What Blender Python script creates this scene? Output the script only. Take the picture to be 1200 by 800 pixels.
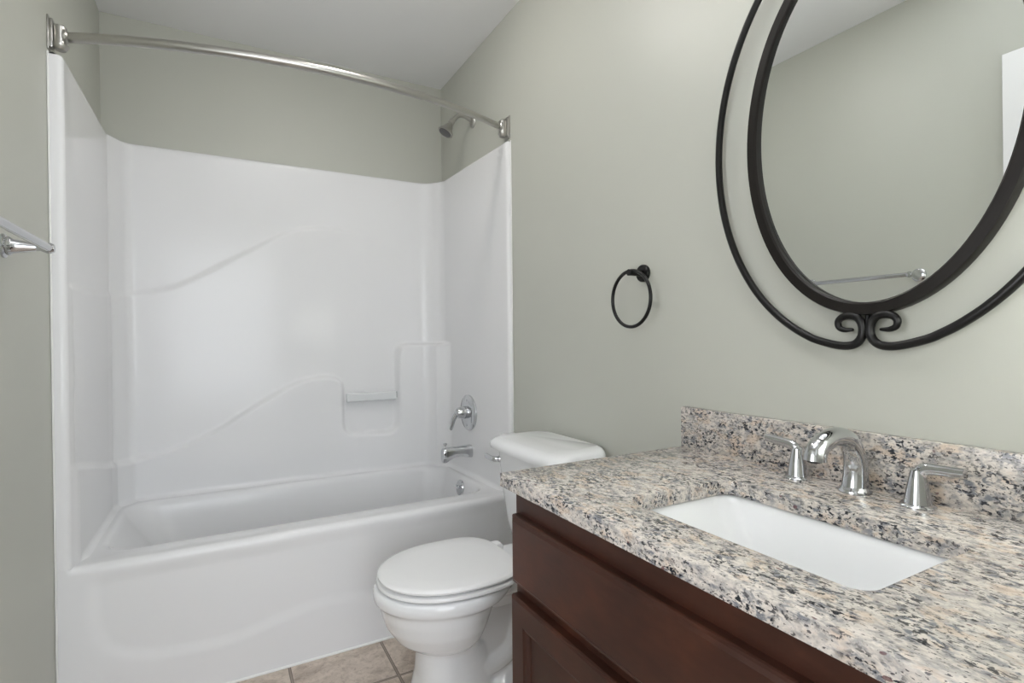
import bpy, bmesh, math, random
import numpy as np
from mathutils import Vector, Matrix

# ------------------------------------------------------------------ scene
for o in list(bpy.data.objects):
    bpy.data.objects.remove(o, do_unlink=True)
scn = bpy.context.scene
COL = scn.collection
PI = math.pi

W = 1.524          # alcove / room width
D = 0.802          # back wall
YF = -1.925        # front wall with the doorway the camera stands in
ZC = 2.520         # ceiling
ZK = 0.8394        # countertop height

# ------------------------------------------------------------------ camera
YAW, PIT, ROL, FPX = 0.5027, -0.0062, -0.0102, 623.8
fw = Vector((math.sin(YAW)*math.cos(PIT), math.cos(YAW)*math.cos(PIT), math.sin(PIT)))
r0 = Vector((math.cos(YAW), -math.sin(YAW), 0)); u0 = r0.cross(fw)
rr = r0*math.cos(ROL) + u0*math.sin(ROL); uu = -r0*math.sin(ROL) + u0*math.cos(ROL)
cd = bpy.data.cameras.new('camera'); cam = bpy.data.objects.new('camera', cd); COL.objects.link(cam)
cd.sensor_width = 36.0; cd.lens = FPX/1200*36.0; cd.clip_start = 0.02
m = Matrix.Identity(4)
for i in range(3):
    m[i][0] = rr[i]; m[i][1] = uu[i]; m[i][2] = -fw[i]
m[0][3], m[1][3], m[2][3] = 0.4262, -1.9893, 1.1315
cam.matrix_world = m
scn.camera = cam

# ------------------------------------------------------------------ world, light levels, exposure
scn.view_settings.view_transform = 'Standard'
scn.view_settings.look = 'None'
scn.view_settings.gamma = 1.0
scn.view_settings.use_curve_mapping = False
scn.view_settings.exposure = 0.0
wd = bpy.data.worlds.new('world'); scn.world = wd; wd.use_nodes = True
wd.node_tree.nodes['Background'].inputs[0].default_value = (0.80, 0.90, 1.0, 1)
wd.node_tree.nodes['Background'].inputs[1].default_value = 0.6
P_UP = 88.0        # assumed flash head turned up to the ceiling (watts)
P_SIDE = 340.0     # added fill spot, bounced off the right corner to brighten left wall and apron
P_LEFT = 140.0      # added fill spot, bounced off the open door to brighten the vanity wall
P_HALL = 86.0       # added fill area light beyond the doorway, no window there (watts)
E_FAN = 100.0      # small assumed fan light over the tub end of the room
E_VANITY = 1.3     # assumed glass shades over the mirror
E_BULB = 22.0      # bulbs in the open bottoms of those shades
def bounce_spot(name, power, loc, aim, cone):
    l = bpy.data.lights.new(name, 'SPOT'); o = bpy.data.objects.new(name, l); COL.objects.link(o)
    l.energy = power; l.color = (0.95, 0.965, 1.0); l.spot_size = math.radians(cone); l.spot_blend = 1.0; l.shadow_soft_size = 0.06
    o.location = loc; o.rotation_euler = (Vector(aim)-Vector(loc)).to_track_quat('-Z', 'Y').to_euler()
bounce_spot('assumed_flash_up', P_UP, (0.66, -1.35, 1.85), (0.66, -1.30, 2.52), 96)
bounce_spot('fill_spot_corner', P_SIDE, (0.74, -1.62, 1.40), (1.42, -1.925, 1.25), 40)
bounce_spot('fill_spot_door', P_LEFT, (0.75, -1.52, 1.20), (0.05, -1.56, 1.25), 76)
l = bpy.data.lights.new('fill_area_hall', 'AREA'); o = bpy.data.objects.new('fill_area_hall', l); COL.objects.link(o)  # bare fill light added for assumed daylight; no window is built
l.shape = 'RECTANGLE'; l.size = 2.6; l.size_y = 2.0; l.energy = P_HALL; l.color = (0.88, 0.93, 1.0)
o.location = (0.5, -4.35, 1.35); o.rotation_euler = Vector((0, 1, 0)).to_track_quat('-Z', 'Z').to_euler()

# ------------------------------------------------------------------ materials
def mat(name, col, rough=0.5, metal=0.0, spec=0.5, coat=0.0, **kw):
    M = bpy.data.materials.new(name); M.use_nodes = True
    b = M.node_tree.nodes['Principled BSDF']
    b.inputs['Base Color'].default_value = (*col, 1)
    b.inputs['Roughness'].default_value = rough
    b.inputs['Metallic'].default_value = metal
    b.inputs['Specular IOR Level'].default_value = spec
    b.inputs['Coat Weight'].default_value = coat
    b.inputs['Coat Roughness'].default_value = 0.05
    for k, v in kw.items(): b.inputs[k.replace('_', ' ')].default_value = v
    return M
def nodes(M): return M.node_tree.nodes, M.node_tree.links, M.node_tree.nodes['Principled BSDF']
def coords(M, scale=(1, 1, 1), loc=(0, 0, 0), rot=(0, 0, 0)):
    n, l, b = nodes(M)
    g = n.new('ShaderNodeNewGeometry'); mp = n.new('ShaderNodeMapping')
    mp.inputs['Scale'].default_value = scale; mp.inputs['Location'].default_value = loc; mp.inputs['Rotation'].default_value = rot
    l.new(g.outputs['Position'], mp.inputs['Vector']); return mp.outputs['Vector']
def noise(M, vec, scale, detail=4, rough=0.55, dist=0.0):
    n, l, b = nodes(M); t = n.new('ShaderNodeTexNoise')
    t.inputs['Scale'].default_value = scale; t.inputs['Detail'].default_value = detail
    t.inputs['Roughness'].default_value = rough; t.inputs['Distortion'].default_value = dist
    l.new(vec, t.inputs['Vector']); return t.outputs['Fac']
def ramp(M, fac, stops):
    n, l, b = nodes(M); r = n.new('ShaderNodeValToRGB'); e = r.color_ramp.elements
    while len(e) < len(stops): e.new(0.5)
    for i, (p, c) in enumerate(stops):
        e[i].position = p; e[i].color = (*c, 1) if len(c) == 3 else c
    l.new(fac, r.inputs['Fac']); return r.outputs['Color']
def mix(M, fac, a, b_, mode='MIX'):
    n, l, b = nodes(M); x = n.new('ShaderNodeMix'); x.data_type = 'RGBA'; x.blend_type = mode
    for sock, v in ((0, fac), (6, a), (7, b_)):
        if isinstance(v, (int, float)): x.inputs[sock].default_value = v
        elif isinstance(v, tuple): x.inputs[sock].default_value = (*v, 1)
        else: l.new(v, x.inputs[sock])
    return x.outputs[2]
def bump(M, h, strength=0.1, dist=0.002):
    n, l, b = nodes(M); x = n.new('ShaderNodeBump'); x.inputs['Strength'].default_value = strength
    x.inputs['Distance'].default_value = dist; l.new(h, x.inputs['Height']); l.new(x.outputs['Normal'], b.inputs['Normal'])

def lin(r, g, b_):
    f = lambda v: (v/255/12.92) if v/255 <= 0.04045 else ((v/255+0.055)/1.055)**2.4
    return (f(r), f(g), f(b_))

def paint(name, col, rough):
    M = mat(name, col, rough, spec=0.35)
    v = coords(M)
    n_, l_, b_ = nodes(M)
    f = noise(M, v, 1.7, 2)
    l_.new(mix(M, f, tuple(c*0.97 for c in col), tuple(min(1, c*1.03) for c in col)), b_.inputs['Base Color'])
    bump(M, noise(M, v, 260, 3), 0.10, 0.0006)
    return M
M_WALL = paint('sage_grey_paint', lin(192, 193, 184), 0.42)
M_CEIL = paint('flat_white_ceiling_paint', lin(238, 238, 238), 0.8)
M_TRIM = mat('white_trim_paint', lin(232, 232, 232), 0.35)
M_FIBER = mat('white_fiberglass_gelcoat', lin(233, 233, 234), 0.17, spec=0.30)
M_FIBER_IN = M_FIBER
M_CAULK = mat('white_caulk', lin(238, 238, 236), 0.5)
M_PORC = mat('white_porcelain', lin(238, 239, 240), 0.08, spec=0.5, coat=0.5)
M_SEAT = mat('white_plastic_seat', lin(240, 240, 240), 0.16)
M_CHROME = mat('polished_chrome', (0.60, 0.61, 0.625), 0.07, 1.0)
M_NICKEL = mat('brushed_nickel', (0.46, 0.45, 0.425), 0.28, 1.0)
M_DKNI = mat('dark_spray_plate', (0.10, 0.10, 0.10), 0.4)
M_BLACK = mat('black_iron', (0.006, 0.0055, 0.0055), 0.30, 0.0, 0.35)
M_FRAME = mat('bronze_black_frame', (0.009, 0.007, 0.006), 0.36, 0.0, 0.28)
M_MIRROR = mat('mirror_silver', (0.90, 0.92, 0.91), 0.0, 1.0)
M_ACRYL = mat('milky_acrylic', lin(232, 234, 235), 0.15, Transmission_Weight=0.1)
M_DARK = mat('dark_gap', (0.01, 0.01, 0.01), 0.6)

# granite
M_GRAN = mat('speckled_granite', (0.6, 0.55, 0.5), 0.16, spec=0.5)
def build_granite():
    n_, l_, b_ = nodes(M_GRAN)
    v = coords(M_GRAN, (1.0, 0.60, 1.0), rot=(0, 0, 0.25))
    v2 = coords(M_GRAN, (1.0, 0.55, 1.0), rot=(0.1, 0, 0.30), loc=(3, 1, 2))
    v3 = coords(M_GRAN, (1.0, 0.60, 1.0), rot=(0.2, 0, 0.20), loc=(7, 4, 5))
    base = ramp(M_GRAN, noise(M_GRAN, v, 88, 4, 0.6, 0.2), [(0.32, lin(152, 150, 150)), (0.45, lin(190, 183, 176)), (0.58, lin(218, 210, 201)), (0.72, lin(188, 184, 181))])
    peach = ramp(M_GRAN, noise(M_GRAN, v2, 42, 3, 0.5, 0.2), [(0.54, (0, 0, 0)), (0.62, (0.5, 0.5, 0.5))])
    c = mix(M_GRAN, peach, base, lin(208, 184, 160))
    clus = noise(M_GRAN, v3, 27, 2, 0.5)                       # where the dark minerals gather
    grey = ramp(M_GRAN, noise(M_GRAN, v2, 120, 4, 0.6, 0.3), [(0.50, (0, 0, 0)), (0.60, (1, 1, 1))])
    gk = ramp(M_GRAN, clus, [(0.36, (0.15, 0.15, 0.15)), (0.56, (0.9, 0.9, 0.9))])
    c = mix(M_GRAN, mix(M_GRAN, 1.0, grey, gk, 'MULTIPLY'), c, lin(112, 116, 124))
    fl = ramp(M_GRAN, noise(M_GRAN, v, 190, 4, 0.58, 0.35), [(0.535, (0, 0, 0)), (0.59, (1, 1, 1))])
    fk = ramp(M_GRAN, clus, [(0.40, (0.10, 0.10, 0.10)), (0.54, (1, 1, 1))])
    c = mix(M_GRAN, mix(M_GRAN, 1.0, fl, fk, 'MULTIPLY'), c, lin(44, 46, 52))
    fl2 = ramp(M_GRAN, noise(M_GRAN, v3, 270, 3, 0.55, 0.2), [(0.60, (0, 0, 0)), (0.65, (0.9, 0.9, 0.9))])
    c = mix(M_GRAN, fl2, c, lin(76, 74, 76))
    red = ramp(M_GRAN, noise(M_GRAN, v3, 75, 1, 0.4), [(0.745, (0, 0, 0)), (0.765, (0.8, 0.8, 0.8))])
    c = mix(M_GRAN, red, c, lin(98, 62, 66))
    l_.new(c, b_.inputs['Base Color'])
build_granite()

# dark cherry wood
M_WOOD = mat('dark_cherry_wood', lin(60, 36, 27), 0.36, spec=0.3)
def build_wood():
    n_, l_, b_ = nodes(M_WOOD)
    v = coords(M_WOOD, (1, 0.25, 1)); v2 = coords(M_WOOD, (1, 1, 1))
    g = noise(M_WOOD, v, 60, 6, 0.6, 0.6); p = noise(M_WOOD, v2, 7, 3, 0.5)
    c = ramp(M_WOOD, p, [(0.30, lin(54, 32, 25)), (0.55, lin(66, 38, 28)), (0.75, lin(84, 47, 32))])
    d = ramp(M_WOOD, g, [(0.35, (0.86, 0.86, 0.86)), (0.65, (1.06, 1.06, 1.06))])
    l_.new(mix(M_WOOD, 1.0, c, d, 'MULTIPLY'), b_.inputs['Base Color'])
build_wood()

# vinyl tile floor
M_FLOOR = mat('stone_look_tile', (0.3, 0.26, 0.22), 0.45, spec=0.4)
def build_floor():
    n_, l_, b_ = nodes(M_FLOOR)
    v = coords(M_FLOOR, loc=(-0.625+3.18, 0.235+3.10, 0))
    def grout(size, tint):
        br = n_.new('ShaderNodeTexBrick'); br.offset = 0.0; br.squash = 1.0
        br.inputs['Scale'].default_value = 1.0; br.inputs['Brick Width'].default_value = 0.318; br.inputs['Row Height'].default_value = 0.31
        br.inputs['Mortar Size'].default_value = size; br.inputs['Mortar Smooth'].default_value = 0.15
        br.inputs['Color1'].default_value = (0.93, 0.93, 0.93, 1); br.inputs['Color2'].default_value = (1.05, 1.05, 1.05, 1)
        l_.new(v, br.inputs['Vector']); return br
    b1 = grout(0.0052, 0); b2 = grout(0.0024, 0)
    w = coords(M_FLOOR)
    c = ramp(M_FLOOR, noise(M_FLOOR, w, 7, 9, 0.70, 0.7), [(0.28, lin(164, 148, 135)), (0.44, lin(196, 181, 168)), (0.58, lin(222, 208, 195)), (0.74, lin(182, 165, 151))])
    d = ramp(M_FLOOR, noise(M_FLOOR, w, 60, 6, 0.72, 0.5), [(0.30, (0.66, 0.63, 0.60)), (0.50, (1, 1, 1))])
    c = mix(M_FLOOR, 1.0, c, d, 'MULTIPLY')
    c = mix(M_FLOOR, 1.0, c, b1.outputs['Color'], 'MULTIPLY')
    c = mix(M_FLOOR, b1.outputs['Fac'], c, lin(124, 112, 102))
    c = mix(M_FLOOR, b2.outputs['Fac'], c, lin(158, 145, 134))
    l_.new(c, b_.inputs['Base Color'])
    inv = n_.new('ShaderNodeInvert'); l_.new(b1.outputs['Fac'], inv.inputs['Color']); bump(M_FLOOR, inv.outputs['Color'], 0.4, 0.0015)
build_floor()

def emit(name, col, s):
    M = mat(name, (0.9, 0.9, 0.9), 0.4)
    b = M.node_tree.nodes['Principled BSDF']
    b.inputs['Emission Color'].default_value = (*col, 1); b.inputs['Emission Strength'].default_value = s
    return M
M_LFAN = emit('lit_fan_lens', (1.0, 0.965, 0.915), E_FAN)
M_BULB = emit('lit_bulb', (1.0, 0.985, 0.965), E_BULB)
M_LVAN = emit('lit_glass_shade', (1.0, 0.985, 0.965), E_VANITY)

# ------------------------------------------------------------------ mesh helpers (all coordinates are world coordinates)
class MB:
    def __init__(s): s.v = []; s.f = []
    def add(s, vs, fs):
        k = len(s.v); s.v += [tuple(v) for v in vs]; s.f += [tuple(i+k for i in f) for f in fs]; return s
    def build(s, name, material, parent=None, smooth=True, angle=40, bevel=0, bseg=2, tf=None):
        base = Vector((0, 0, 0))
        if parent is not None: base = parent.matrix_basis.translation if parent.parent is None else Vector(parent['_b'])
        vs = [Vector(v) for v in s.v]
        if tf is not None: vs = [tf @ v for v in vs]
        me = bpy.data.meshes.new(name); me.from_pydata([v-base for v in vs], [], s.f); me.update()
        bm = bmesh.new(); bm.from_mesh(me)
        bmesh.ops.remove_doubles(bm, verts=bm.verts, dist=1e-6)
        bmesh.ops.recalc_face_normals(bm, faces=bm.faces)
        if bevel:
            es = [e for e in bm.edges if len(e.link_faces) == 2 and e.calc_face_angle(0) > 0.6]
            bmesh.ops.bevel(bm, geom=es, offset=bevel, segments=bseg, profile=0.5, affect='EDGES', clamp_overlap=True)
        if smooth:
            for f in bm.faces: f.smooth = True
            for e in bm.edges:
                if len(e.link_faces) == 2 and e.calc_face_angle(0) > math.radians(angle): e.smooth = False
        bm.to_mesh(me); bm.free()
        me.materials.append(material)
        o = bpy.data.objects.new(name, me); COL.objects.link(o)
        if parent is not None:
            o.parent = parent
            if parent.parent is None: o['_b'] = tuple(base)
            else: o['_b'] = tuple(base)
        return o

def box(x0, x1, y0, y1, z0, z1, mb=None):
    mb = mb or MB()
    return mb.add([(x0,y0,z0),(x1,y0,z0),(x1,y1,z0),(x0,y1,z0),(x0,y0,z1),(x1,y0,z1),(x1,y1,z1),(x0,y1,z1)],
                  [(0,3,2,1),(4,5,6,7),(0,1,5,4),(1,2,6,5),(2,3,7,6),(3,0,4,7)])
def smooth_path(pts, n):
    """Catmull-Rom through pts (any dimension)."""
    P = [np.array(p, float) for p in pts]; P = [2*P[0]-P[1]] + P + [2*P[-1]-P[-2]]
    out = []
    seg = len(P)-3
    for k in range(n):
        t = k/(n-1)*seg; i = min(int(t), seg-1); t -= i
        a, b, c, d = P[i:i+4]
        out.append(0.5*((2*b)+(c-a)*t+(2*a-5*b+4*c-d)*t*t+(3*b-a-3*c+d)*t**3))
    return out
def tube(pts, rad, seg=16, mb=None, closed=False, flat=None, ref=None, round_ends=False):
    """Swept tube; rad a number or one per point; flat=(a,b) squashes the section along/across the reference axis."""
    mb = mb or MB()
    P = [Vector(p) for p in pts]; n = len(P)
    R = [rad]*n if isinstance(rad, (int, float)) else list(rad)
    if round_ends and not closed:
        for end in (0, 1):
            a, b = (P[0], P[1]) if end == 0 else (P[-1], P[-2])
            d = (a-b).normalized(); r = R[0] if end == 0 else R[-1]
            ex = [(a+d*r*math.sin(q), max(r*math.cos(q), r*0.08)) for q in (0.5, 0.95, 1.3, 1.5)]
            if end == 0: P = [e[0] for e in reversed(ex)] + P; R = [e[1] for e in reversed(ex)] + R
            else: P = P + [e[0] for e in ex]; R = R + [e[1] for e in ex]
        n = len(P)
    T = []
    for i in range(n):
        a = P[i-1] if (i > 0 or closed) else P[i]; b = P[(i+1) % n] if (i < n-1 or closed) else P[i]
        T.append((b-a).normalized())
    up = Vector(ref) if ref else (Vector((0, 0, 1)) if abs(T[0].z) < 0.9 else Vector((1, 0, 0)))
    N = (up - T[0]*up.dot(T[0])).normalized()
    vs = []; fs = []
    fa, fb = flat or (1, 1)
    for i in range(n):
        N = (N - T[i]*N.dot(T[i])).normalized() if not ref else (up - T[i]*up.dot(T[i])).normalized()
        B = T[i].cross(N)
        for k in range(seg):
            a = 2*PI*k/seg
            vs.append(P[i] + N*(math.cos(a)*R[i]*fa) + B*(math.sin(a)*R[i]*fb))
    m_ = n if closed else n-1
    for i in range(m_):
        j = (i+1) % n
        for k in range(seg):
            q = (k+1) % seg
            fs.append((i*seg+k, i*seg+q, j*seg+q, j*seg+k))
    if not closed:
        fs.append(tuple(range(seg-1, -1, -1))); fs.append(tuple((n-1)*seg+k for k in range(seg)))
    return mb.add(vs, fs)
def loft(rings, mb=None, cap0=True, cap1=True):
    mb = mb or MB(); n = len(rings[0]); vs = [tuple(p) for r in rings for p in r]; fs = []
    for i in range(len(rings)-1):
        for k in range(n):
            q = (k+1) % n
            fs.append((i*n+k, i*n+q, (i+1)*n+q, (i+1)*n+k))
    if cap0: fs.append(tuple(range(n-1, -1, -1)))
    if cap1: fs.append(tuple((len(rings)-1)*n+k for k in range(n)))
    return mb.add(vs, fs)
def lathe(profile, origin, axis=(0, 0, 1), seg=32, mb=None, cap0=True, cap1=True):
    """profile: (radius, distance along axis)"""
    q = Vector((0, 0, 1)).rotation_difference(Vector(axis).normalized()).to_matrix(); o = Vector(origin)
    rings = [[o + q @ Vector((max(r, 1e-4)*math.cos(2*PI*k/seg), max(r, 1e-4)*math.sin(2*PI*k/seg), h)) for k in range(seg)] for r, h in profile]
    return loft(rings, mb, cap0, cap1)
def rrect(x0, x1, y0, y1, r, z, na=10, ns=12):
    """rounded rectangle ring with a fixed number of points"""
    out = []
    for cx, cy, a0 in ((x1-r, y1-r, 0), (x0+r, y1-r, PI/2), (x0+r, y0+r, PI), (x1-r, y0+r, 1.5*PI)):
        arc = [(cx+r*math.cos(a0+PI/2*k/na), cy+r*math.sin(a0+PI/2*k/na)) for k in range(na+1)]
        out.append(arc)
    ring = []
    for i in range(4):
        ring += out[i]
        a = out[i][-1]; b = out[(i+1) % 4][0]
        ring += [(a[0]+(b[0]-a[0])*k/ns, a[1]+(b[1]-a[1])*k/ns) for k in range(1, ns)]
    return [(x, y, z) for x, y in ring]
def tag(o, label=None, cat=None, group=None, kind=None):
    if label: o['label'] = label
    if cat: o['category'] = cat
    if group: o['group'] = group
    if kind: o['kind'] = kind
    return o
def thing(name, loc, label, cat, group=None):
    o = bpy.data.objects.new(name, None); COL.objects.link(o); o.empty_display_size = 0.05
    o.location = loc; o.matrix_basis = Matrix.Translation(loc)
    return tag(o, label, cat, group)
def sst(a, b, x):
    t = np.clip((x-a)/(b-a), 0, 1); return t*t*(3-2*t)
def structure(name, mb, material, **kw):
    o = mb.build(name, material, None, smooth=False, **kw); o['kind'] = 'structure'; return o

# ------------------------------------------------------------------ room shell
T = 0.10
YH = -4.4                                    # far side of the room beyond the doorway
structure('floor', box(-T, W+T, YF-T, D+T, -0.08, 0), M_FLOOR)
structure('ceiling', box(-T, W+T, YF-T, D+T, ZC, ZC+0.08), M_CEIL)
structure('wall_back', box(-T, W+T, D, D+T, 0, ZC), M_WALL)
structure('wall_right', box(W, W+T, YF-T, D, 0, ZC), M_WALL)
structure('wall_left', box(-T, 0, YF-T, D, 0, ZC), M_WALL)
FX0, FX1, FZ = 0.062, 0.862, 2.065           # doorway in the front wall
mb = MB(); box(0, FX0, YF-T, YF, 0, ZC, mb); box(FX1, W, YF-T, YF, 0, ZC, mb); box(FX0, FX1, YF-T, YF, FZ, ZC, mb)
structure('wall_front', mb, M_WALL)
mb = MB()
for (a, b, th) in ((0, 0.058, 0.012), (0.012, 0.052, 0.017)):
    box(FX1+a, FX1+b, YF, YF+th, 0, FZ+b, mb); box(FX0, FX1+a, YF, YF+th, FZ+a, FZ+b, mb)
structure('trim_1', mb, M_TRIM)
# the room beyond the doorway (only its added fill light reaches the bathroom)
structure('floor_hall', box(-1.5, 2.6, YH, YF-T, -0.08, 0), M_FLOOR)
structure('ceiling_hall', box(-1.5, 2.6, YH, YF-T, ZC, ZC+0.08), M_CEIL)
structure('wall_hall_left', box(-1.6, -1.5, YH, YF-T, 0, ZC), M_WALL)
structure('wall_hall_right', box(2.6, 2.7, YH, YF-T, 0, ZC), M_WALL)
structure('wall_hall_back', box(-1.6, 2.7, YH-T, YH, 0, ZC), M_WALL)
mb = MB(); box(-1.6, -T, YF-T, YF, 0, ZC, mb); box(W+T, 2.7, YF-T, YF, 0, ZC, mb)
structure('wall_hall_front', mb, M_WALL)
# the white door, swung open against the left wall
DY0, DY1, DZ = YF+0.02, -1.142, 2.125
dr = thing('door_1', (0.03, (DY0+DY1)/2, 0), None, None); dr['kind'] = 'structure'
def panel_loops(mb, y0, y1, z0, z1, xb, loops, sx):
    """stack of shrinking rectangles facing sx: loops of (inset, protrusion)"""
    rings = [[(xb+sx*h, y0+i, z0+i), (xb+sx*h, y1-i, z0+i), (xb+sx*h, y1-i, z1-i), (xb+sx*h, y0+i, z1-i)] for i, h in loops]
    return loft(rings, mb)
mb = MB(); box(0.018, 0.053, DY0, DY1, 0.010, DZ, mb)
mb.build('door_leaf', M_TRIM, dr, smooth=False, bevel=0.002)
for (z0, z1) in ((0.2, 0.85), (1.0, 1.98)):
    for (y0, y1) in ((DY0+0.11, (DY0+DY1)/2-0.05), ((DY0+DY1)/2+0.05, DY1-0.11)):
        panel_loops(MB(), y0, y1, z0, z1, 0.052, [(0, 0), (0.0, 0.004), (0.012, 0.002), (0.03, 0.002), (0.045, 0.006)], 1).build('door_panel', M_TRIM, dr, smooth=False)
lathe([(0.028, 0), (0.028, 0.006), (0.011, 0.01), (0.011, 0.035), (0.026, 0.045), (0.027, 0.06), (0.015, 0.07)], (0.053, DY1-0.07, 0.95), (1, 0, 0)).build('door_handle', M_NICKEL, dr)
mb = MB(); box(0, 0.012, YF, -0.008, 0, 0.085, mb); mb.build('baseboard_left', M_TRIM, None, smooth=False, bevel=0.003)['kind'] = 'structure'
mb = MB(); box(W-0.012, W, -0.972, -0.004, 0, 0.085, mb); mb.build('baseboard_right', M_TRIM, None, smooth=False, bevel=0.003)['kind'] = 'structure'

# ------------------------------------------------------------------ tub and shower unit
ZT = 0.467; ZS = 1.972
unit = thing('tub_shower_unit', (W/2, 0.38, 0), 'white one-piece fiberglass bathtub with tall moulded shower walls', 'bathtub')

def fillet_path(pts):
    """pts: (x, y, r); returns a dense polyline with rounded corners"""
    out = [np.array(pts[0][:2])]
    for i in range(1, len(pts)-1):
        p = np.array(pts[i][:2]); a = np.array(pts[i-1][:2]); b = np.array(pts[i+1][:2]); r = pts[i][2]
        da = (a-p)/np.linalg.norm(a-p); db = (b-p)/np.linalg.norm(b-p)
        th = math.acos(np.clip(da@db, -1, 1)); t = r/math.tan(th/2)
        p0 = p+da*t; p1 = p+db*t; c = p+(da+db)/np.linalg.norm(da+db)*(r/math.sin(th/2))
        a0 = math.atan2(*(p0-c)[::-1]); a1 = math.atan2(*(p1-c)[::-1]); dd = (a1-a0+PI) % (2*PI)-PI
        for k in range(13):
            q = a0+dd*k/12; out.append(c+r*np.array([math.cos(q), math.sin(q)]))
    out.append(np.array(pts[-1][:2])); return np.array(out)
def resample(P, ds):
    L = np.r_[0, np.cumsum(np.linalg.norm(np.diff(P, axis=0), axis=1))]
    n = int(L[-1]/ds)+1; s = np.linspace(0, L[-1], n)
    return np.c_[np.interp(s, L, P[:, 0]), np.interp(s, L, P[:, 1])], s
def poly_sdf(pts, poly):
    """signed distance (negative inside) of points to a closed polygon"""
    d2 = np.full(len(pts), 1e9); ins = np.zeros(len(pts), bool); n = len(poly)
    for i in range(n):
        a = poly[i]; b = poly[(i+1) % n]; e = b-a; w = pts-a
        t = np.clip((w@e)/max(e@e, 1e-12), 0, 1); q = w-t[:, None]*e
        d2 = np.minimum(d2, (q*q).sum(1))
        c = ((a[1] > pts[:, 1]) != (b[1] > pts[:, 1])) & (pts[:, 0] < (b[0]-a[0])*(pts[:, 1]-a[1])/((b[1]-a[1]) if abs(b[1]-a[1]) > 1e-12 else 1e-12)+a[0])
        ins ^= c
    d = np.sqrt(d2); return np.where(ins, -d, d)

plan = fillet_path([(0.0, 0.0, 0), (0.036, 0.0, 0.014), (0.041, 0.665, 0.05), (0.092, 0.757, 0.045), (1.412, 0.757, 0.105), (1.476, 0.675, 0.105), (1.505, 0.0, 0.012), (W, 0.0, 0)])
PP, S = resample(plan, 0.0058)
s0 = S[np.argmin(np.abs(PP[:, 0]-0.75)+10*(PP[:, 1] < 0.7))]-0.75
U = S - s0
tg = np.gradient(PP, axis=0); tg /= np.linalg.norm(tg, axis=1)[:, None]
NRM = np.c_[tg[:, 1], -tg[:, 0]]
zs = np.r_[np.linspace(ZT-0.002, ZT+0.04, 10)[:-1], np.linspace(ZT+0.04, 1.80, 235)[:-1], np.linspace(1.80, ZS-0.012, 20)]
UU, ZZ = np.meshgrid(U, zs, indexing='ij'); pts = np.c_[UU.ravel(), ZZ.ravel()]
low = smooth_path([(-1.0, 0.80), (-0.75, 0.783), (-0.42, 0.725), (-0.15, 0.668), (0.03, 0.643), (0.09, 0.642), (0.16, 0.652), (0.234, 0.667), (0.33, 0.702), (0.432, 0.751), (0.54, 0.82), (0.647, 0.883), (0.74, 0.93), (0.82, 0.953), (0.88, 0.957), (0.93, 0.947), (0.957, 0.925), (0.967, 0.89)], 90)
low += smooth_path([(0.968, 0.84), (0.968, 0.74), (0.969, 0.712), (0.978, 0.682), (1.005, 0.664), (1.035, 0.660)], 30)
low += smooth_path([(1.06, 0.660), (1.165, 0.660), (1.20, 0.664), (1.225, 0.682), (1.234, 0.712), (1.235, 0.75)], 30)
low += smooth_path([(1.235, 0.80), (1.235, 1.04), (1.238, 1.075), (1.252, 1.099), (1.285, 1.110), (1.34, 1.111)], 40)
low += [np.array(p) for p in ((2.6, 1.111), (2.6, 0.2), (-1.2, 0.2), (-1.2, 0.80))]
sd = poly_sdf(pts, np.array(low)).reshape(UU.shape)
amp = 0.024 + 0.026*sst(1.02, 1.20, UU)
amp = amp*(0.35+0.65*sst(-0.10, 0.10, UU))*(1-sst(1.50, 1.60, UU))
d = amp*sst(0.016, -0.016, -(-sd)) if False else amp*(1-sst(-0.018, 0.008, sd))
hi = smooth_path([(-1.2, 1.30), (-0.4, 1.31), (0.0, 1.33), (0.15, 1.345), (0.26, 1.375), (0.373, 1.437), (0.48, 1.505), (0.582, 1.567), (0.66, 1.617), (0.731, 1.655), (0.81, 1.676), (0.909, 1.684), (1.0, 1.676), (1.1, 1.66)], 100)
hi += [np.array(p) for p in ((2.6, 1.62), (2.6, 0.2), (-1.2, 0.2))]
sh = poly_sdf(pts, np.array(hi)).reshape(UU.shape)
d += 0.010*(1-sst(-0.016, 0.012, sh))*(1-sst(0.90, 1.10, UU))*(0.5+0.5*sst(-0.1, 0.1, UU))
rc = 0.020; hh = np.clip(ZZ-ZT, 0, rc)                                # cove where wall meets the tub deck
inpanel = (PP[:, 1] > 0.05)[:, None]
d += np.where(inpanel, (rc-np.sqrt(np.maximum(rc*rc-(rc-hh)**2, 0)))*sst(0.05, 0.10, PP[:, 1])[:, None], 0)
# front flange columns carry no relief
d *= sst(0.0, 0.06, PP[:, 1])[:, None]
X = PP[:, 0][:, None]+NRM[:, 0][:, None]*d; Y = PP[:, 1][:, None]+NRM[:, 1][:, None]*d
nU, nZ = UU.shape
V = np.stack([X, Y, ZZ], -1)
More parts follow.
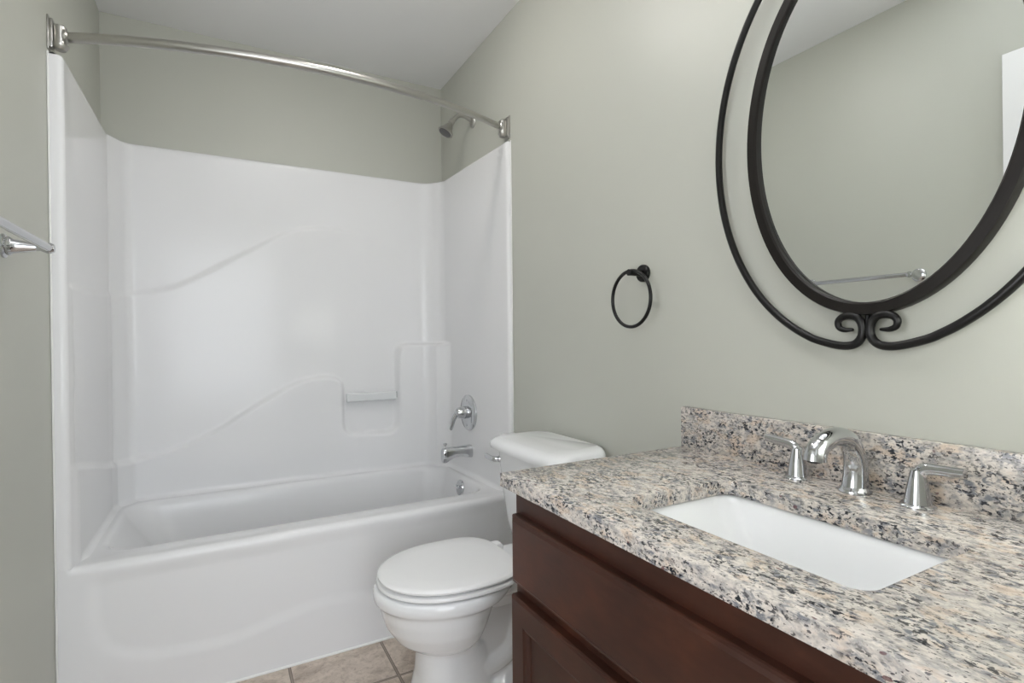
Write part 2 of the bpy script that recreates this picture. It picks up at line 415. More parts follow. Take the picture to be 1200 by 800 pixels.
# rounded top edge then a flat ledge back to the room walls
wallp = np.c_[np.clip(PP[:, 0]-NRM[:, 0]*0.2, 0.0005, W-0.0005), np.clip(PP[:, 1]-NRM[:, 1]*0.2, 0.0, D-0.0005)]
wallp[PP[:, 1] < 0.02, 1] = PP[PP[:, 1] < 0.02, 1]
extra = []
for q in (0.5, 1.05, 1.57):
    off = 0.012*(1-math.cos(q)); zz = ZS-0.012+0.012*math.sin(q)
    e = np.c_[PP-NRM*off, np.full(nU, zz)]
    e[:, 0] = np.clip(e[:, 0], 0.0005, W-0.0005); extra.append(e)
extra.append(np.c_[wallp, np.full(nU, ZS)])
V = np.concatenate([V] + [e[:, None, :] for e in extra], axis=1); nZ = V.shape[1]
idx = np.arange(nU*nZ).reshape(nU, nZ)
F = np.stack([idx[:-1, :-1], idx[1:, :-1], idx[1:, 1:], idx[:-1, 1:]], -1).reshape(-1, 4)
MB().add(V.reshape(-1, 3).tolist(), F.tolist()).build('shower_wall', M_FIBER, unit, angle=75)

# basin with rim
def rr_(i0, i1, j0, j1, r, z): return rrect(i0, i1, j0, j1, r, z, 12, 16)
rings = [rr_(0.006, W-0.006, 0.034, 0.775, 0.006, ZT), rr_(0.078, 1.462, 0.098, 0.692, 0.10, ZT), rr_(0.086, 1.455, 0.106, 0.685, 0.10, ZT-0.002),
         rr_(0.096, 1.447, 0.115, 0.677, 0.10, ZT-0.010), rr_(0.104, 1.441, 0.122, 0.671, 0.10, ZT-0.028), rr_(0.16, 1.425, 0.132, 0.664, 0.11, 0.36),
         rr_(0.27, 1.402, 0.150, 0.65, 0.12, 0.19), rr_(0.31, 1.39, 0.165, 0.638, 0.12, 0.145), rr_(0.34, 1.37, 0.185, 0.63, 0.12, 0.12), rr_(0.40, 1.33, 0.22, 0.595, 0.10, 0.108), rr_(0.60, 1.15, 0.34, 0.46, 0.05, 0.104)]
loft(rings, cap0=False).build('tub_basin', M_FIBER, unit, angle=60)
# apron
nx = 260; xs = np.linspace(0.0005, W-0.0005, nx)
prof = [(0.036, ZT), (0.022, ZT)] + [(0.022-0.022*math.sin(q), ZT-0.022+0.022*math.cos(q)) for q in np.linspace(0.2, PI/2, 9)] + [(0.0, z) for z in np.linspace(ZT-0.03, 0.0, 100)]
wave = smooth_path([(0.088, 0.60), (0.088, 0.40), (0.090, 0.31), (0.100, 0.25), (0.130, 0.205), (0.19, 0.172), (0.28, 0.154), (0.40, 0.146), (0.50, 0.156), (0.60, 0.176), (0.69, 0.193), (0.762, 0.197)], 60)
poly = np.array(wave + [np.array([W-p[0], p[1]]) for p in reversed(wave[:-1])])
ap = np.array([[(x, y, z) for (y, z) in prof] for x in xs]); pq = np.c_[ap[..., 0].ravel(), ap[..., 2].ravel()]
sa = poly_sdf(pq, poly).reshape(nx, len(prof))
endc = (xs < 0.034) | (xs > W-0.017)
ap[endc, :, 1] = np.where(ap[endc, :, 2] > ZT-0.03, 0.0, ap[endc, :, 1])     # the corners run up flush into the wall flanges
fade = 1-sst(0.40, 0.445, ap[..., 2])
ap[..., 1] += 0.005*(1-sst(-0.024, 0.024, sa))*fade
idx = np.arange(nx*len(prof)).reshape(nx, -1)
F = np.stack([idx[:-1, :-1], idx[1:, :-1], idx[1:, 1:], idx[:-1, 1:]], -1).reshape(-1, 4)
MB().add(ap.reshape(-1, 3).tolist(), F.tolist()).build('apron', M_FIBER, unit, angle=60)
tube([(0.02, -0.001, 0.003), (W-0.02, -0.001, 0.003)], 0.005, 10).build('caulk_bead', M_CAULK, unit)
for xk in (0.003, W-0.003):
    tube([(xk, -0.004, 0.003), (xk, -0.004, ZS)], 0.0028, 8).build('caulk_bead', M_CAULK, unit)
# acrylic washcloth bar across the recess
mb = MB(); loft([rrect(-0.022, 0.022, -0.010, 0.010, 0.009, z, 6, 2) for z in (0, 0.25)], mb)
tfm = Matrix.Translation((0.978, 0.728, 0.842)) @ Matrix.Rotation(PI/2, 4, 'Y')
mb.build('washcloth_bar', M_ACRYL, unit, tf=tfm)['label'] = 'clear acrylic washcloth bar across the wall recess'
box(1.226, 1.232, 0.718, 0.735, 0.83, 0.862).build('bar_cap', M_CHROME, unit, smooth=False, bevel=0.002)
# overflow plate
ax = Vector((-1, 0, 0.12))
ov = lathe([(0.037, 0.0), (0.038, 0.005), (0.035, 0.010), (0.0, 0.012)], (1.437, 0.372, 0.415), ax, 36).build('overflow_plate', M_CHROME, unit); ov['label'] = 'round chrome overflow plate'
mb = MB(); tube([(1.428, 0.372, 0.418), (1.412, 0.372, 0.428)], [0.006, 0.005], 12, mb, round_ends=True); mb.build('trip_lever', M_CHROME, ov)
lathe([(0.032, 0), (0.032, 0.003), (0.02, 0.004), (0.0, 0.002)], (1.26, 0.40, 0.107), (0, 0, 1), 32).build('drain', M_CHROME, unit)

# tub spout
sp = thing('tub_spout', (1.49, 0.375, 0.588), 'chrome tub spout below the shower valve', 'tub spout')
mb = MB(); rings = []
for x, hy, zu, zd in ((1.494, 0.029, 0.618, 0.556), (1.486, 0.029, 0.618, 0.556), (1.465, 0.0265, 0.617, 0.560), (1.43, 0.0235, 0.616, 0.566), (1.40, 0.0225, 0.616, 0.564), (1.378, 0.0220, 0.616, 0.552), (1.362, 0.0215, 0.616, 0.544), (1.348, 0.0205, 0.614, 0.543), (1.344, 0.018, 0.610, 0.547)):
    c_ = (zu+zd)/2; h = (zu-zd)/2
    rings.append([(x, 0.375+hy*math.copysign(abs(math.cos(a))**0.7, math.cos(a)), c_+h*math.copysign(abs(math.sin(a))**0.7, math.sin(a))) for a in [2*PI*k/32 for k in range(32)]])
loft(rings, mb).build('spout_body', M_CHROME, sp)
lathe([(0.0045, 0), (0.0045, 0.012), (0.0095, 0.015), (0.0095, 0.021), (0.006, 0.023)], (1.358, 0.375, 0.614), (0, 0, 1), 18).build('diverter_knob', M_CHROME, sp)

# shower valve
vl = thing('shower_valve', (1.491, 0.385, 0.772), 'round chrome shower valve trim with drooping lever on the tub wall', 'shower valve')
lathe([(0.086, -0.006), (0.086, 0.004), (0.080, 0.009), (0.05, 0.012), (0.03, 0.013)], (1.486, 0.385, 0.772), (-1, 0, 0), 48).build('escutcheon', M_CHROME, vl)
lathe([(0.030, 0.0), (0.031, 0.012), (0.028, 0.03), (0.026, 0.045), (0.018, 0.056), (0.0, 0.060)], (1.476, 0.385, 0.774), (-1, 0, 0), 32).build('valve_hub', M_CHROME, vl)
pts = smooth_path([(1.440, 0.388, 0.778), (1.425, 0.392, 0.768), (1.412, 0.397, 0.742), (1.407, 0.402, 0.715), (1.402, 0.405, 0.697)], 24)
tube(pts, list(np.interp(np.linspace(0, 1, 24), [0, 0.3, 0.8, 1], [0.016, 0.012, 0.009, 0.008])), 18, round_ends=True).build('valve_lever', M_CHROME, vl)
for dz in (-0.06, 0.06):
    lathe([(0.005, 0), (0.005, 0.003), (0.002, 0.004)], (1.4765, 0.385, 0.772+dz), (-1, 0, 0), 12).build('screw', M_CHROME, vl)

# shower head
sh_ = thing('shower_fixture', (W, 0.375, 2.188), 'brushed nickel shower head on a bent arm high on the green wall', 'shower head')
lathe([(0.030, 0.0), (0.030, 0.004), (0.024, 0.012), (0.012, 0.016)], (W, 0.375, 2.188), (-1, 0, 0), 28).build('flange', M_NICKEL, sh_)
pts = smooth_path([(1.520, 0.375, 2.188), (1.495, 0.375, 2.199), (1.468, 0.375, 2.206), (1.442, 0.375, 2.200), (1.422, 0.375, 2.180), (1.411, 0.375, 2.166)], 30)
tube(pts, 0.0105, 16).build('shower_arm', M_NICKEL, sh_)
hd = Vector((1.371, 0.375, 2.100)) - Vector((1.413, 0.375, 2.171))
lathe([(0.013, -0.002), (0.0155, 0.004), (0.0155, 0.016), (0.012, 0.020), (0.018, 0.030), (0.029, 0.056), (0.036, 0.064), (0.037, 0.072), (0.033, 0.076), (0.031, 0.073), (0.0, 0.073)], (1.413, 0.375, 2.171), hd, 32).build('sprayer', M_NICKEL, sh_)
hdn = hd.normalized(); fc = Vector((1.413, 0.375, 2.171))+hdn*0.0735
lathe([(0.030, 0.0), (0.029, 0.0015), (0.012, 0.003), (0.0, 0.003)], fc, hdn, 28).build('spray_face', M_DKNI, sh_)

# ------------------------------------------------------------------ curved curtain rod
ZR = 2.033
rod = thing('shower_curtain_rod', (W/2, -0.05, ZR), 'curved brushed nickel shower curtain rod spanning the tub opening', 'curtain rod')
P0, Pm, P1 = np.array([0.046, 0.025]), np.array([0.762, -0.128]), np.array([W-0.044, 0.018])
def arc_pt(x):
    c = 0.716; sag = 0.150; R = (c*c+sag*sag)/(2*sag); y0 = -0.128+R
    return (x, y0-math.sqrt(R*R-(x-0.762)**2), ZR)
tube([arc_pt(x) for x in np.linspace(0.040, 1.10, 60)], 0.0148, 20).build('outer_tube', M_NICKEL, rod)
tube([arc_pt(x) for x in np.linspace(1.08, W-0.040, 26)], 0.0128, 20).build('inner_tube', M_NICKEL, rod)
def bracket(xw, sx, y):
    br = box(min(xw, xw+sx*0.005), max(xw, xw+sx*0.005), y-0.020, y+0.020, ZR-0.050, ZR+0.048).build('wall_bracket', M_NICKEL, rod, bevel=0.002)
    mb = MB()
    box(min(xw+sx*0.004, xw+sx*0.013), max(xw+sx*0.004, xw+sx*0.013), y-0.014, y+0.014, ZR-0.042, ZR+0.042, mb)
    mb.build('plate', M_NICKEL, br, bevel=0.003)
    lathe([(0.010, -0.033), (0.016, -0.029), (0.0165, 0.024), (0.011, 0.029)], (xw+sx*0.027, y, ZR), (0, 0, 1), 24).build('pivot', M_NICKEL, br)
    mb = MB(); lathe([(0.013, 0), (0.020, 0.010), (0.021, 0.014), (0.016, 0.014)], (xw+sx*0.028, y, ZR-0.043), (0, 0, 1), 24, mb)
    lathe([(0.0205, 0.0), (0.0205, 0.006), (0.017, 0.010)], (xw+sx*0.036, y, ZR), (sx, 0, 0), 24, mb)
    mb.build('collar', M_NICKEL, br)
bracket(0.0, 1, 0.022); bracket(W, -1, 0.022)

# ------------------------------------------------------------------ toilet
TY = -0.445
toi = thing('toilet', (1.15, TY, 0), 'white two-piece toilet with closed lid between tub and vanity', 'toilet')
def egg(xf, xr, hw, z, xm=None, n=64, e=2.0, er=None, y=TY):
    """plan outline: front tip xf, rear xr, half width hw"""
    xm = (xf+xr)/2 if xm is None else xm; er = er or e; out = []
    for k in range(n):
        a = 2*PI*k/n; c_, s_ = math.cos(a), math.sin(a); ee = er if c_ > 0 else e
        ax_ = (xr-xm) if c_ > 0 else (xm-xf)
        out.append((xm+ax_*math.copysign(abs(c_)**(2/ee), c_), y+hw*math.copysign(abs(s_)**(2/ee), s_), z))
    return out
mb = MB()
# pedestal, bowl and rim in one loft
loft([egg(0.905, 1.18, 0.114, 0.0, 1.03, e=2.6), egg(0.905, 1.18, 0.114, 0.018, 1.03, e=2.6), egg(0.920, 1.18, 0.104, 0.05, 1.03, e=2.5), egg(0.936, 1.18, 0.094, 0.12, 1.03, e=2.4),
      egg(0.942, 1.16, 0.090, 0.195, 1.03, e=2.3), egg(0.935, 1.14, 0.095, 0.208, 1.03), egg(0.905, 1.13, 0.120, 0.220, 1.03), egg(0.873, 1.14, 0.145, 0.245, 1.03), egg(0.847, 1.155, 0.165, 0.285, 1.03), egg(0.833, 1.17, 0.176, 0.325, 1.03),
      egg(0.828, 1.18, 0.180, 0.352, 1.03), egg(0.822, 1.19, 0.184, 0.358, 1.04), egg(0.813, 1.22, 0.192, 0.364, 1.05), egg(0.811, 1.25, 0.194, 0.385, 1.05), egg(0.815, 1.25, 0.190, 0.398, 1.05), egg(0.830, 1.24, 0.176, 0.402, 1.05)], mb)
# deck under the tank
loft([rrect(1.13, 1.47, TY-0.085, TY+0.085, 0.05, 0.30), rrect(1.13, 1.49, TY-0.115, TY+0.115, 0.05, 0.345), rrect(1.13, 1.50, TY-0.13, TY+0.13, 0.05, 0.36), rrect(1.13, 1.50, TY-0.13, TY+0.13, 0.05, 0.392), rrect(1.14, 1.495, TY-0.12, TY+0.12, 0.05, 0.402)], mb)
# trapway: S-shaped passage showing on the side, plus the core behind it
tp = smooth_path([(1.07, TY, 0.15), (1.15, TY, 0.115), (1.23, TY, 0.15), (1.27, TY, 0.24), (1.33, TY, 0.29), (1.39, TY, 0.24), (1.41, TY, 0.12), (1.41, TY, 0.03)], 50)
tube(tp, 0.052, 20, mb, flat=(1.0, 1.55), ref=None)
loft([rrect(1.08, 1.44, TY-0.062, TY+0.062, 0.03, 0.0), rrect(1.08, 1.44, TY-0.058, TY+0.058, 0.03, 0.2), rrect(1.10, 1.45, TY-0.06, TY+0.06, 0.03, 0.35)], mb)
# foot with rounded shoulder
loft([egg(1.07, 1.44, 0.125, 0.0, 1.26, e=3), egg(1.07, 1.44, 0.125, 0.025, 1.26, e=3), egg(1.085, 1.43, 0.115, 0.045, 1.26, e=3), egg(1.12, 1.41, 0.092, 0.070, 1.27, e=2.6), egg(1.17, 1.38, 0.065, 0.10, 1.28, e=2.4)], mb)
bowl = mb.build('bowl', M_PORC, toi)
rm = bowl.modifiers.new('remesh', 'REMESH'); rm.mode = 'VOXEL'; rm.voxel_size = 0.0042; rm.use_smooth_shade = True
smo = bowl.modifiers.new('smooth', 'SMOOTH'); smo.factor = 0.5; smo.iterations = 9
def bolt(y): lathe([(0.0165, 0), (0.0165, 0.008), (0.014, 0.020), (0.008, 0.027), (0.0, 0.029)], (1.205, y, 0.036), (0, 0, 1), 24).build('bolt_cap', M_SEAT, toi)
bolt(TY-0.098); bolt(TY+0.098)
# seat ring and lid
XF, XR, HW = 0.826, 1.240, 0.187
def slab(z0, z1, g, mb=None, rnd=0.006, e=2.15, er=3.2):
    return loft([egg(XF+g+rnd*0.6, XR-rnd*0.6, HW-g-rnd*0.6, z0, 1.06, e=e, er=er), egg(XF+g, XR, HW-g, z0+rnd*0.6, 1.06, e=e, er=er), egg(XF+g, XR, HW-g, z1-rnd, 1.06, e=e, er=er), egg(XF+g+rnd*0.3, XR-rnd*0.3, HW-g-rnd*0.3, z1-rnd*0.3, 1.06, e=e, er=er), egg(XF+g+rnd, XR-rnd, HW-g-rnd, z1, 1.06, e=e, er=er)], mb)
slab(0.405, 0.4185, -0.003).build('seat', M_SEAT, toi)
lid = loft([egg(XF+0.006, XR-0.004, HW-0.006, 0.4225, 1.06, e=2.15, er=3.2), egg(XF+0.001, XR, HW-0.001, 0.426, 1.06, e=2.15, er=3.2), egg(XF, XR, HW, 0.431, 1.06, e=2.15, er=3.2), egg(XF+0.004, XR-0.003, HW-0.004, 0.4365, 1.06, e=2.15, er=3.2),
      egg(XF+0.014, XR-0.012, HW-0.013, 0.439, 1.06, e=2.15, er=3.2), egg(XF+0.07, XR-0.06, HW-0.06, 0.4415, 1.06, e=2.1, er=2.6), egg(XF+0.15, XR-0.12, HW-0.12, 0.4425, 1.06)]).build('lid', M_SEAT, toi)
for y in (TY-0.075, TY+0.075):
    loft([rrect(1.225, 1.265, y-0.022, y+0.022, 0.01, 0.400), rrect(1.225, 1.265, y-0.022, y+0.022, 0.01, 0.428), rrect(1.23, 1.26, y-0.018, y+0.018, 0.01, 0.434)]).build('hinge', M_SEAT, toi)
# tank
def tankring(xf, y0, y1, z, bow=0.012, r=0.055, xb=1.508, n=None):
    ring = rrect(xf, xb, y0, y1, r, z, 12, 14); yc = (y0+y1)/2; h = (y1-y0)/2
    return [(x-(bow*(1-((y-yc)/h)**2) if x < (xf+xb)/2 else 0), y, z) for x, y, z in ring]
loft([tankring(1.375, -0.585, -0.305, 0.404, 0.006, 0.05), tankring(1.350, -0.607, -0.283, 0.412, 0.008), tankring(1.339, -0.617, -0.273, 0.432, 0.009), tankring(1.331, -0.626, -0.264, 0.48), tankring(1.318, -0.640, -0.250, 0.60), tankring(1.308, -0.650, -0.240, 0.735)]).build('tank', M_PORC, toi)
loft([tankring(1.304, -0.655, -0.235, 0.730), tankring(1.288, -0.676, -0.214, 0.737, r=0.06), tankring(1.285, -0.680, -0.210, 0.748, r=0.06), tankring(1.289, -0.677, -0.213, 0.762, r=0.06),
      tankring(1.300, -0.668, -0.222, 0.771, r=0.06), tankring(1.322, -0.652, -0.238, 0.7765, r=0.05), tankring(1.38, -0.62, -0.27, 0.779, r=0.04)]).build('tank_lid', M_PORC, toi)
lv = lathe([(0.014, 0), (0.014, 0.006), (0.011, 0.012), (0.008, 0.016)], (1.315, -0.285, 0.697), (-1, 0, 0), 20).build('flush_lever', M_CHROME, toi)
tube(smooth_path([(1.299, -0.285, 0.697), (1.288, -0.275, 0.697), (1.285, -0.252, 0.698), (1.284, -0.225, 0.700)], 14), [0.010]*7+[0.0095]*7, 14, round_ends=True, flat=(1.0, 0.75)).build('lever_arm', M_CHROME, lv)

# ------------------------------------------------------------------ vanity
CX = 0.957; CY0, CY1 = YF+0.001, -0.9605       # countertop extents
KX = 0.985; KY0, KY1 = YF+0.004, -0.985        # cabinet box
van = thing('vanity_cabinet', (1.25, -1.43, 0), 'dark cherry wood bathroom vanity cabinet under the granite top', 'cabinet')
mb = MB()
zt = ZK-0.0285
box(KX+0.02, W, KY1-0.016, KY1, 0, zt, mb); box(KX+0.02, W, KY0, KY0+0.016, 0, zt, mb)
box(KX+0.02, W, KY0+0.016, KY1-0.016, 0.10, 0.116, mb); box(W-0.012, W, KY0+0.016, KY1-0.016, 0.116, zt, mb)
mb.build('carcass', M_WOOD, van, smooth=False)
mb = MB()
box(KX, KX+0.02, KY1-0.040, KY1, 0.10, zt, mb); box(KX, KX+0.02, KY0, KY0+0.040, 0.10, zt, mb)
box(KX, KX+0.02, KY0+0.040, KY1-0.040, zt-0.075, zt, mb); box(KX, KX+0.02, KY0+0.040, KY1-0.040, 0.575, 0.612, mb); box(KX, KX+0.02, KY0+0.040, KY1-0.040, 0.10, 0.14, mb)
mb.build('face_frame', M_WOOD, van, smooth=False)
box(KX+0.07, KX+0.085, KY0+0.016, KY1-0.016, 0, 0.10).build('toe_kick', M_WOOD, van, smooth=False)
FY1 = KY1-0.010; FY0 = KY0+0.010; FM = (FY0+FY1)/2
slabp = [(0, 0), (0, 0.014), (0.0015, 0.0168), (0.006, 0.0178), (0.0085, 0.0200), (0.011, 0.0220)]
panel_loops(MB(), FY0, FY1, 0.614, 0.757, KX, slabp, -1).build('drawer_front', M_WOOD, van, smooth=False)
doorp = [(0, 0), (0, 0.016), (0.002, 0.0200), (0.006, 0.0220), (0.050, 0.0220), (0.053, 0.0195), (0.058, 0.018), (0.061, 0.012), (0.066, 0.0105)]
for (a, b) in ((FM+0.002, FY1), (FY0, FM-0.002)):
    panel_loops(MB(), a, b, 0.115, 0.588, KX, doorp, -1).build('door', M_WOOD, van, smooth=False)

top = thing('countertop', (1.24, -1.43, ZK), 'speckled cream and grey granite vanity countertop with backsplash', 'countertop')
# slab with a rounded rectangular cutout for the sink
SX0, SX1, SY0, SY1 = 1.062, 1.330, -1.657, -1.248
def ring_pair(z, o_):
    return rrect(CX+o_, W-0.0, CY0, CY1-o_, 0.004, z, 12, 16)
inn = lambda z, o_: rrect(SX0-o_, SX1+o_, SY0-o_, SY1+o_, 0.028, z, 12, 16)
zb = ZK-0.028
loft([inn(zb, 0), inn(ZK-0.002, 0), inn(ZK-0.0006, 0.0006), inn(ZK, 0.002), ring_pair(ZK, 0.002), ring_pair(ZK-0.0006, 0.0006), ring_pair(ZK-0.002, 0), ring_pair(zb, 0), inn(zb, 0)], cap0=False, cap1=False).build('slab', M_GRAN, top, angle=30)
box(W-0.020, W, CY0, CY1, ZK, ZK+0.105).build('backsplash', M_GRAN, top, bevel=0.0012)

snk = thing('undermount_sink', (1.2, -1.45, 0.70), 'white rectangular undermount sink set into the granite top', 'sink')
b_ = lambda o_, r, z, ox=0: rrect(SX0+o_+ox, SX1-o_, SY0+o_, SY1-o_, r, z, 12, 16)
e_ = lambda i, j, k, l_, r, z: rrect(SX0+i, SX1-j, SY0+k, SY1-l_, r, z, 12, 16)
loft([e_(-0.030, -0.030, -0.030, -0.030, 0.03, zb-0.001), e_(-0.008, -0.008, -0.008, -0.008, 0.03, zb-0.001), e_(-0.003, -0.003, -0.003, -0.003, 0.03, zb-0.004), e_(0.002, 0.002, 0.002, 0.004, 0.035, zb-0.016),
      e_(0.010, 0.010, 0.012, 0.030, 0.04, zb-0.065), e_(0.020, 0.020, 0.025, 0.062, 0.045, zb-0.105), e_(0.036, 0.036, 0.045, 0.090, 0.045, zb-0.122), e_(0.07, 0.07, 0.09, 0.13, 0.04, zb-0.128), e_(0.118, 0.118, 0.19, 0.19, 0.012, zb-0.131)], cap0=False).build('basin', M_PORC, snk, angle=60)
loft([e_(-0.030, -0.030, -0.030, -0.030, 0.03, zb-0.001), e_(-0.030, -0.030, -0.030, -0.030, 0.03, zb-0.012), e_(-0.010, -0.010, -0.010, -0.010, 0.03, zb-0.02), e_(0.0, 0.0, 0.005, 0.02, 0.04, zb-0.10), e_(0.03, 0.03, 0.04, 0.08, 0.04, zb-0.14)], cap0=False).build('underside', M_PORC, snk, angle=60)
lathe([(0.031, 0), (0.031, 0.003), (0.022, 0.004), (0.020, 0.002), (0.0, 0.005)], ((SX0+SX1)/2, (SY0+SY1)/2, zb-0.131), (0, 0, 1), 32).build('drain', M_CHROME, snk)

fau = thing('widespread_faucet', (1.458, -1.429, ZK), 'polished chrome three-piece faucet with arched spout behind the sink', 'faucet')
sb = MB()
pth = smooth_path([(1.459, -1.429, ZK+0.004), (1.462, -1.429, ZK+0.030), (1.461, -1.429, ZK+0.058), (1.450, -1.429, ZK+0.084), (1.428, -1.429, ZK+0.102), (1.398, -1.429, ZK+0.1085), (1.368, -1.429, ZK+0.104), (1.347, -1.429, ZK+0.094), (1.338, -1.429, ZK+0.082), (1.336, -1.429, ZK+0.072)], 48)
tube(pth, list(np.interp(np.linspace(0, 1, 48), [0, 0.15, 0.4, 0.6, 0.8, 1], [0.0225, 0.0205, 0.0180, 0.0170, 0.0178, 0.0190])), 28, sb)
spo = sb.build('spout', M_CHROME, fau, angle=60)
lathe([(0.0275, 0), (0.0275, 0.004), (0.0245, 0.008), (0.0225, 0.011)], (1.459, -1.429, ZK), (0, 0, 1), 36).build('base_ring', M_CHROME, spo)
lathe([(0.012, 0), (0.012, 0.004), (0.0, 0.004)], (1.336, -1.429, ZK+0.0700), (0, 0, 1), 20).build('aerator', M_DARK, spo)
def handle(y, sy, lift):
    h = lathe([(0.0262, 0.0), (0.0262, 0.003), (0.0235, 0.006), (0.0205, 0.007), (0.0200, 0.010), (0.0175, 0.025), (0.0145, 0.042), (0.0120, 0.055), (0.0105, 0.0615), (0.006, 0.065), (0.0, 0.066)], (1.459, y, ZK), (0, 0, 1), 36).build('handle', M_CHROME, fau, angle=30)
    pts = smooth_path([(1.459, y-sy*0.001, ZK+0.044), (1.459, y+sy*0.002, ZK+0.056), (1.458, y+sy*0.012, ZK+0.066), (1.457, y+sy*0.030, ZK+0.068+lift*0.4), (1.455, y+sy*0.052, ZK+0.069+lift*0.8), (1.453, y+sy*0.068, ZK+0.070+lift)], 26)
    tube(pts, list(np.interp(np.linspace(0, 1, 26), [0, 0.3, 0.6, 1], [0.0118, 0.0105, 0.0088, 0.0080])), 20, flat=(0.8, 1.05), round_ends=False).build('lever', M_CHROME, h, angle=50)
handle(-1.318, 1, 0.004); handle(-1.531, -1, 0.001)

# ------------------------------------------------------------------ mirror
MYC, MZC = -1.4285, 1.5535
mir = thing('oval_mirror', (W, MYC, MZC), 'oval wall mirror in black iron frame with scrolled outer rods', 'mirror')
def ell(a, b, x, n=120, yc=MYC, zc=MZC): return [(x, yc+a*math.cos(2*PI*k/n), zc+b*math.sin(2*PI*k/n)) for k in range(n)]
xg = W-0.014
gl = loft([ell(0.2335, 0.3615, xg+0.004), ell(0.2335, 0.3615, xg)]).build('mirror_glass', M_MIRROR, mir, smooth=False)
gl['label'] = 'oval mirror glass'
loft([ell(0.2550, 0.3840, W-0.001), ell(0.2560, 0.3850, W-0.022), ell(0.2540, 0.3830, W-0.0265), ell(0.2360, 0.3640, W-0.0265), ell(0.2325, 0.3605, W-0.023), ell(0.2320, 0.3600, xg+0.001), ell(0.2550, 0.3840, W-0.001)], cap0=False, cap1=False).build('inner_frame', M_FRAME, mir, angle=30)
# outer rods: each half runs from the bottom scroll up to a matching scroll at the top
xo = W-0.022
def scroll_rod(sg):
    # left rod drawn in (y, z) relative to the mirror centre, then mirrored for the other side
    lowr = [(0.0450, -0.4070), (0.0395, -0.4030), (0.0300, -0.4030), (0.0270, -0.4115)]
    curl = [(0.026, -0.4125), (0.040, -0.4125), (0.0505, -0.4075), (0.0525, -0.3965), (0.045, -0.3880), (0.030, -0.3850), (0.0155, -0.3900), (0.0075, -0.4040), (0.0075, -0.4230), (0.0170, -0.4375), (0.0330, -0.4435), (0.0580, -0.4420)]
    a, b = 0.3405, 0.4520
    side = []
    for q in np.linspace(-1.335, 1.335, 40):
        side.append((a*math.cos(q)-0.004+0.0, b*math.sin(q)*1.0))
    pts = curl + side[1:-1] + [(y, -z) for y, z in reversed(curl)]
    P = smooth_path([(xo, MYC+sg*y, MZC+z) for y, z in pts], 420)
    n = len(P); t = np.linspace(0, 1, n); rad = np.interp(np.minimum(t, 1-t), [0, 0.02, 0.08, 0.16], [0.0032, 0.0054, 0.0076, 0.0080])
    return tube(P, list(rad), 16, round_ends=True, flat=(1.0, 1.0))
scroll_rod(1).build('scroll_rod', M_BLACK, mir)
scroll_rod(-1).build('scroll_rod', M_BLACK, mir)
for sz in (-1, 1):
    mb = MB(); tube([(xo, MYC-0.008, MZC+sz*0.413), (xo, MYC+0.008, MZC+sz*0.413)], 0.004, 10, mb); tube([(xo, MYC, MZC+sz*0.413), (xo+0.006, MYC, MZC+sz*0.380)], 0.004, 10, mb)
    mb.build('weld_joint', M_BLACK, mir)
mir.matrix_basis = Matrix.Translation((W, MYC, MZC))
gl.rotation_euler = (0, math.radians(-0.55), 0)

# ------------------------------------------------------------------ towel ring
tr = thing('towel_ring', (W, -0.804, 1.318), 'round black towel ring on the green wall above the toilet', 'towel ring')
lathe([(0.0255, 0.0), (0.0255, 0.008), (0.023, 0.011), (0.0, 0.011)], (W, -0.804, 1.318), (-1, 0, 0), 36).build('wall_plate', M_BLACK, tr)
tube([(W-0.008, -0.804, 1.318), (W-0.060, -0.804, 1.318)], 0.0095, 20).build('post', M_BLACK, tr, angle=40)
n = 90; R = 0.081; yc, zc = -0.804, 1.318-0.076
tube([(W-0.052, yc+R*math.cos(2*PI*k/n), zc+R*math.sin(2*PI*k/n)) for k in range(n)], 0.0052, 14, closed=True, ref=(1, 0, 0)).build('ring', M_BLACK, tr)

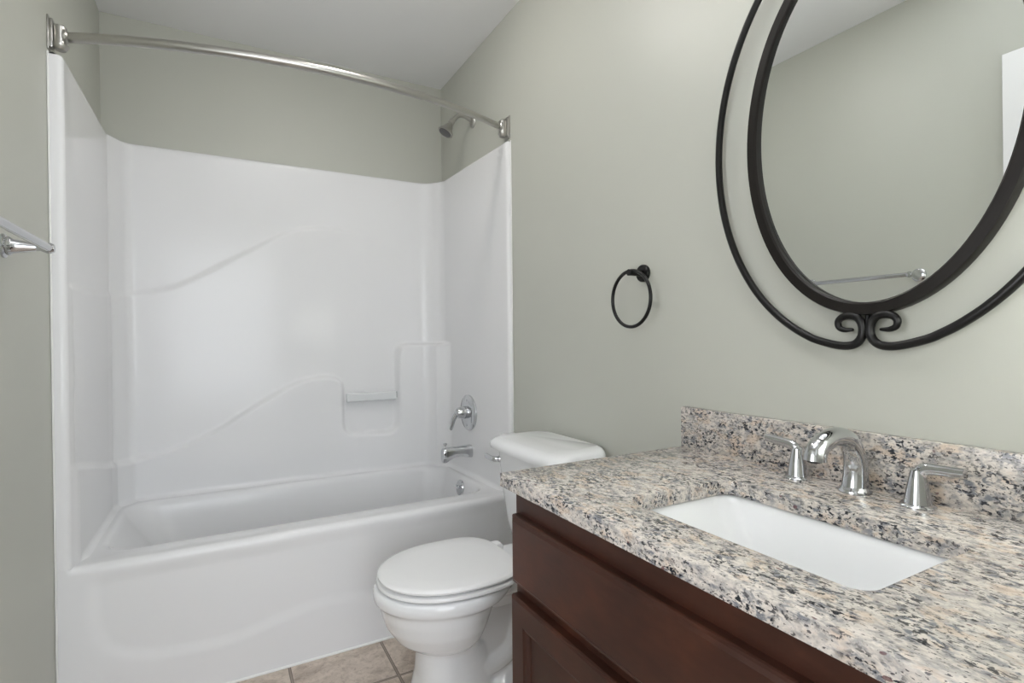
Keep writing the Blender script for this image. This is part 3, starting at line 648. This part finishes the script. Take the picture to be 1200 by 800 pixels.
# ------------------------------------------------------------------ towel bar on the left wall
tb = thing('towel_bar', (0, -0.61, 1.352), 'chrome towel bar on the left wall, also seen in the mirror', 'towel bar')
for y in (-0.382, -0.846):
    lathe([(0.0275, 0.0), (0.0275, 0.004), (0.024, 0.007), (0.021, 0.008), (0.0215, 0.012), (0.018, 0.016), (0.0165, 0.018), (0.0135, 0.035), (0.0085, 0.058), (0.0075, 0.066), (0.0095, 0.070), (0.0125, 0.078), (0.0125, 0.084), (0.009, 0.091), (0.0, 0.093)], (0, y, 1.352), (1, 0, 0), 32).build('post', M_CHROME, tb)
tube([(0.081, -0.860, 1.352), (0.081, -0.370, 1.352)], 0.0092, 18).build('bar', M_CHROME, tb)

# ------------------------------------------------------------------ lamps assumed from the shadows, unseen (all above the frame)
fl_ = thing('assumed_fan_light', (0.86, -0.33, ZC), 'assumed square ceiling exhaust fan with a lit lens near the tub', 'fan light')
loft([rrect(0.72, 1.00, -0.47, -0.19, 0.03, ZC), rrect(0.72, 1.00, -0.47, -0.19, 0.03, ZC-0.012), rrect(0.745, 0.975, -0.445, -0.215, 0.03, ZC-0.024), rrect(0.80, 0.92, -0.39, -0.27, 0.03, ZC-0.024)], cap0=False).build('grille', M_TRIM, fl_)
loft([rrect(0.805, 0.915, -0.385, -0.275, 0.03, ZC-0.0245), rrect(0.810, 0.910, -0.380, -0.280, 0.03, ZC-0.050), rrect(0.83, 0.89, -0.36, -0.30, 0.02, ZC-0.058)], cap0=False).build('lens', M_LFAN, fl_)
vlt = thing('assumed_vanity_light', (W, MYC, 2.35), 'assumed three-shade nickel vanity light above the oval mirror', 'wall light')
box(W-0.025, W, MYC-0.27, MYC+0.27, 2.315, 2.385).build('back_plate', M_NICKEL, vlt, bevel=0.004)
for dy in (-0.19, 0, 0.19):
    tube(smooth_path([(W-0.02, MYC+dy, 2.35), (W-0.09, MYC+dy, 2.29), (W-0.155, MYC+dy, 2.275), (W-0.190, MYC+dy, 2.325)], 14), 0.008, 12).build('arm', M_NICKEL, vlt)
    gsh = lathe([(0.020, 0.0), (0.040, -0.02), (0.052, -0.06), (0.058, -0.11), (0.055, -0.11), (0.049, -0.06), (0.037, -0.022)], (W-0.190, MYC+dy, 2.325), (0, 0, 1), 32, cap1=False).build('glass_shade', M_LVAN, vlt)
    lathe([(0.012, -0.02), (0.014, -0.045), (0.030, -0.075), (0.034, -0.092), (0.024, -0.106), (0.0, -0.110)], (W-0.190, MYC+dy, 2.325), (0, 0, 1), 24).build('bulb', M_BULB, gsh)

for o in bpy.data.objects:
    if '_b' in o: del o['_b']
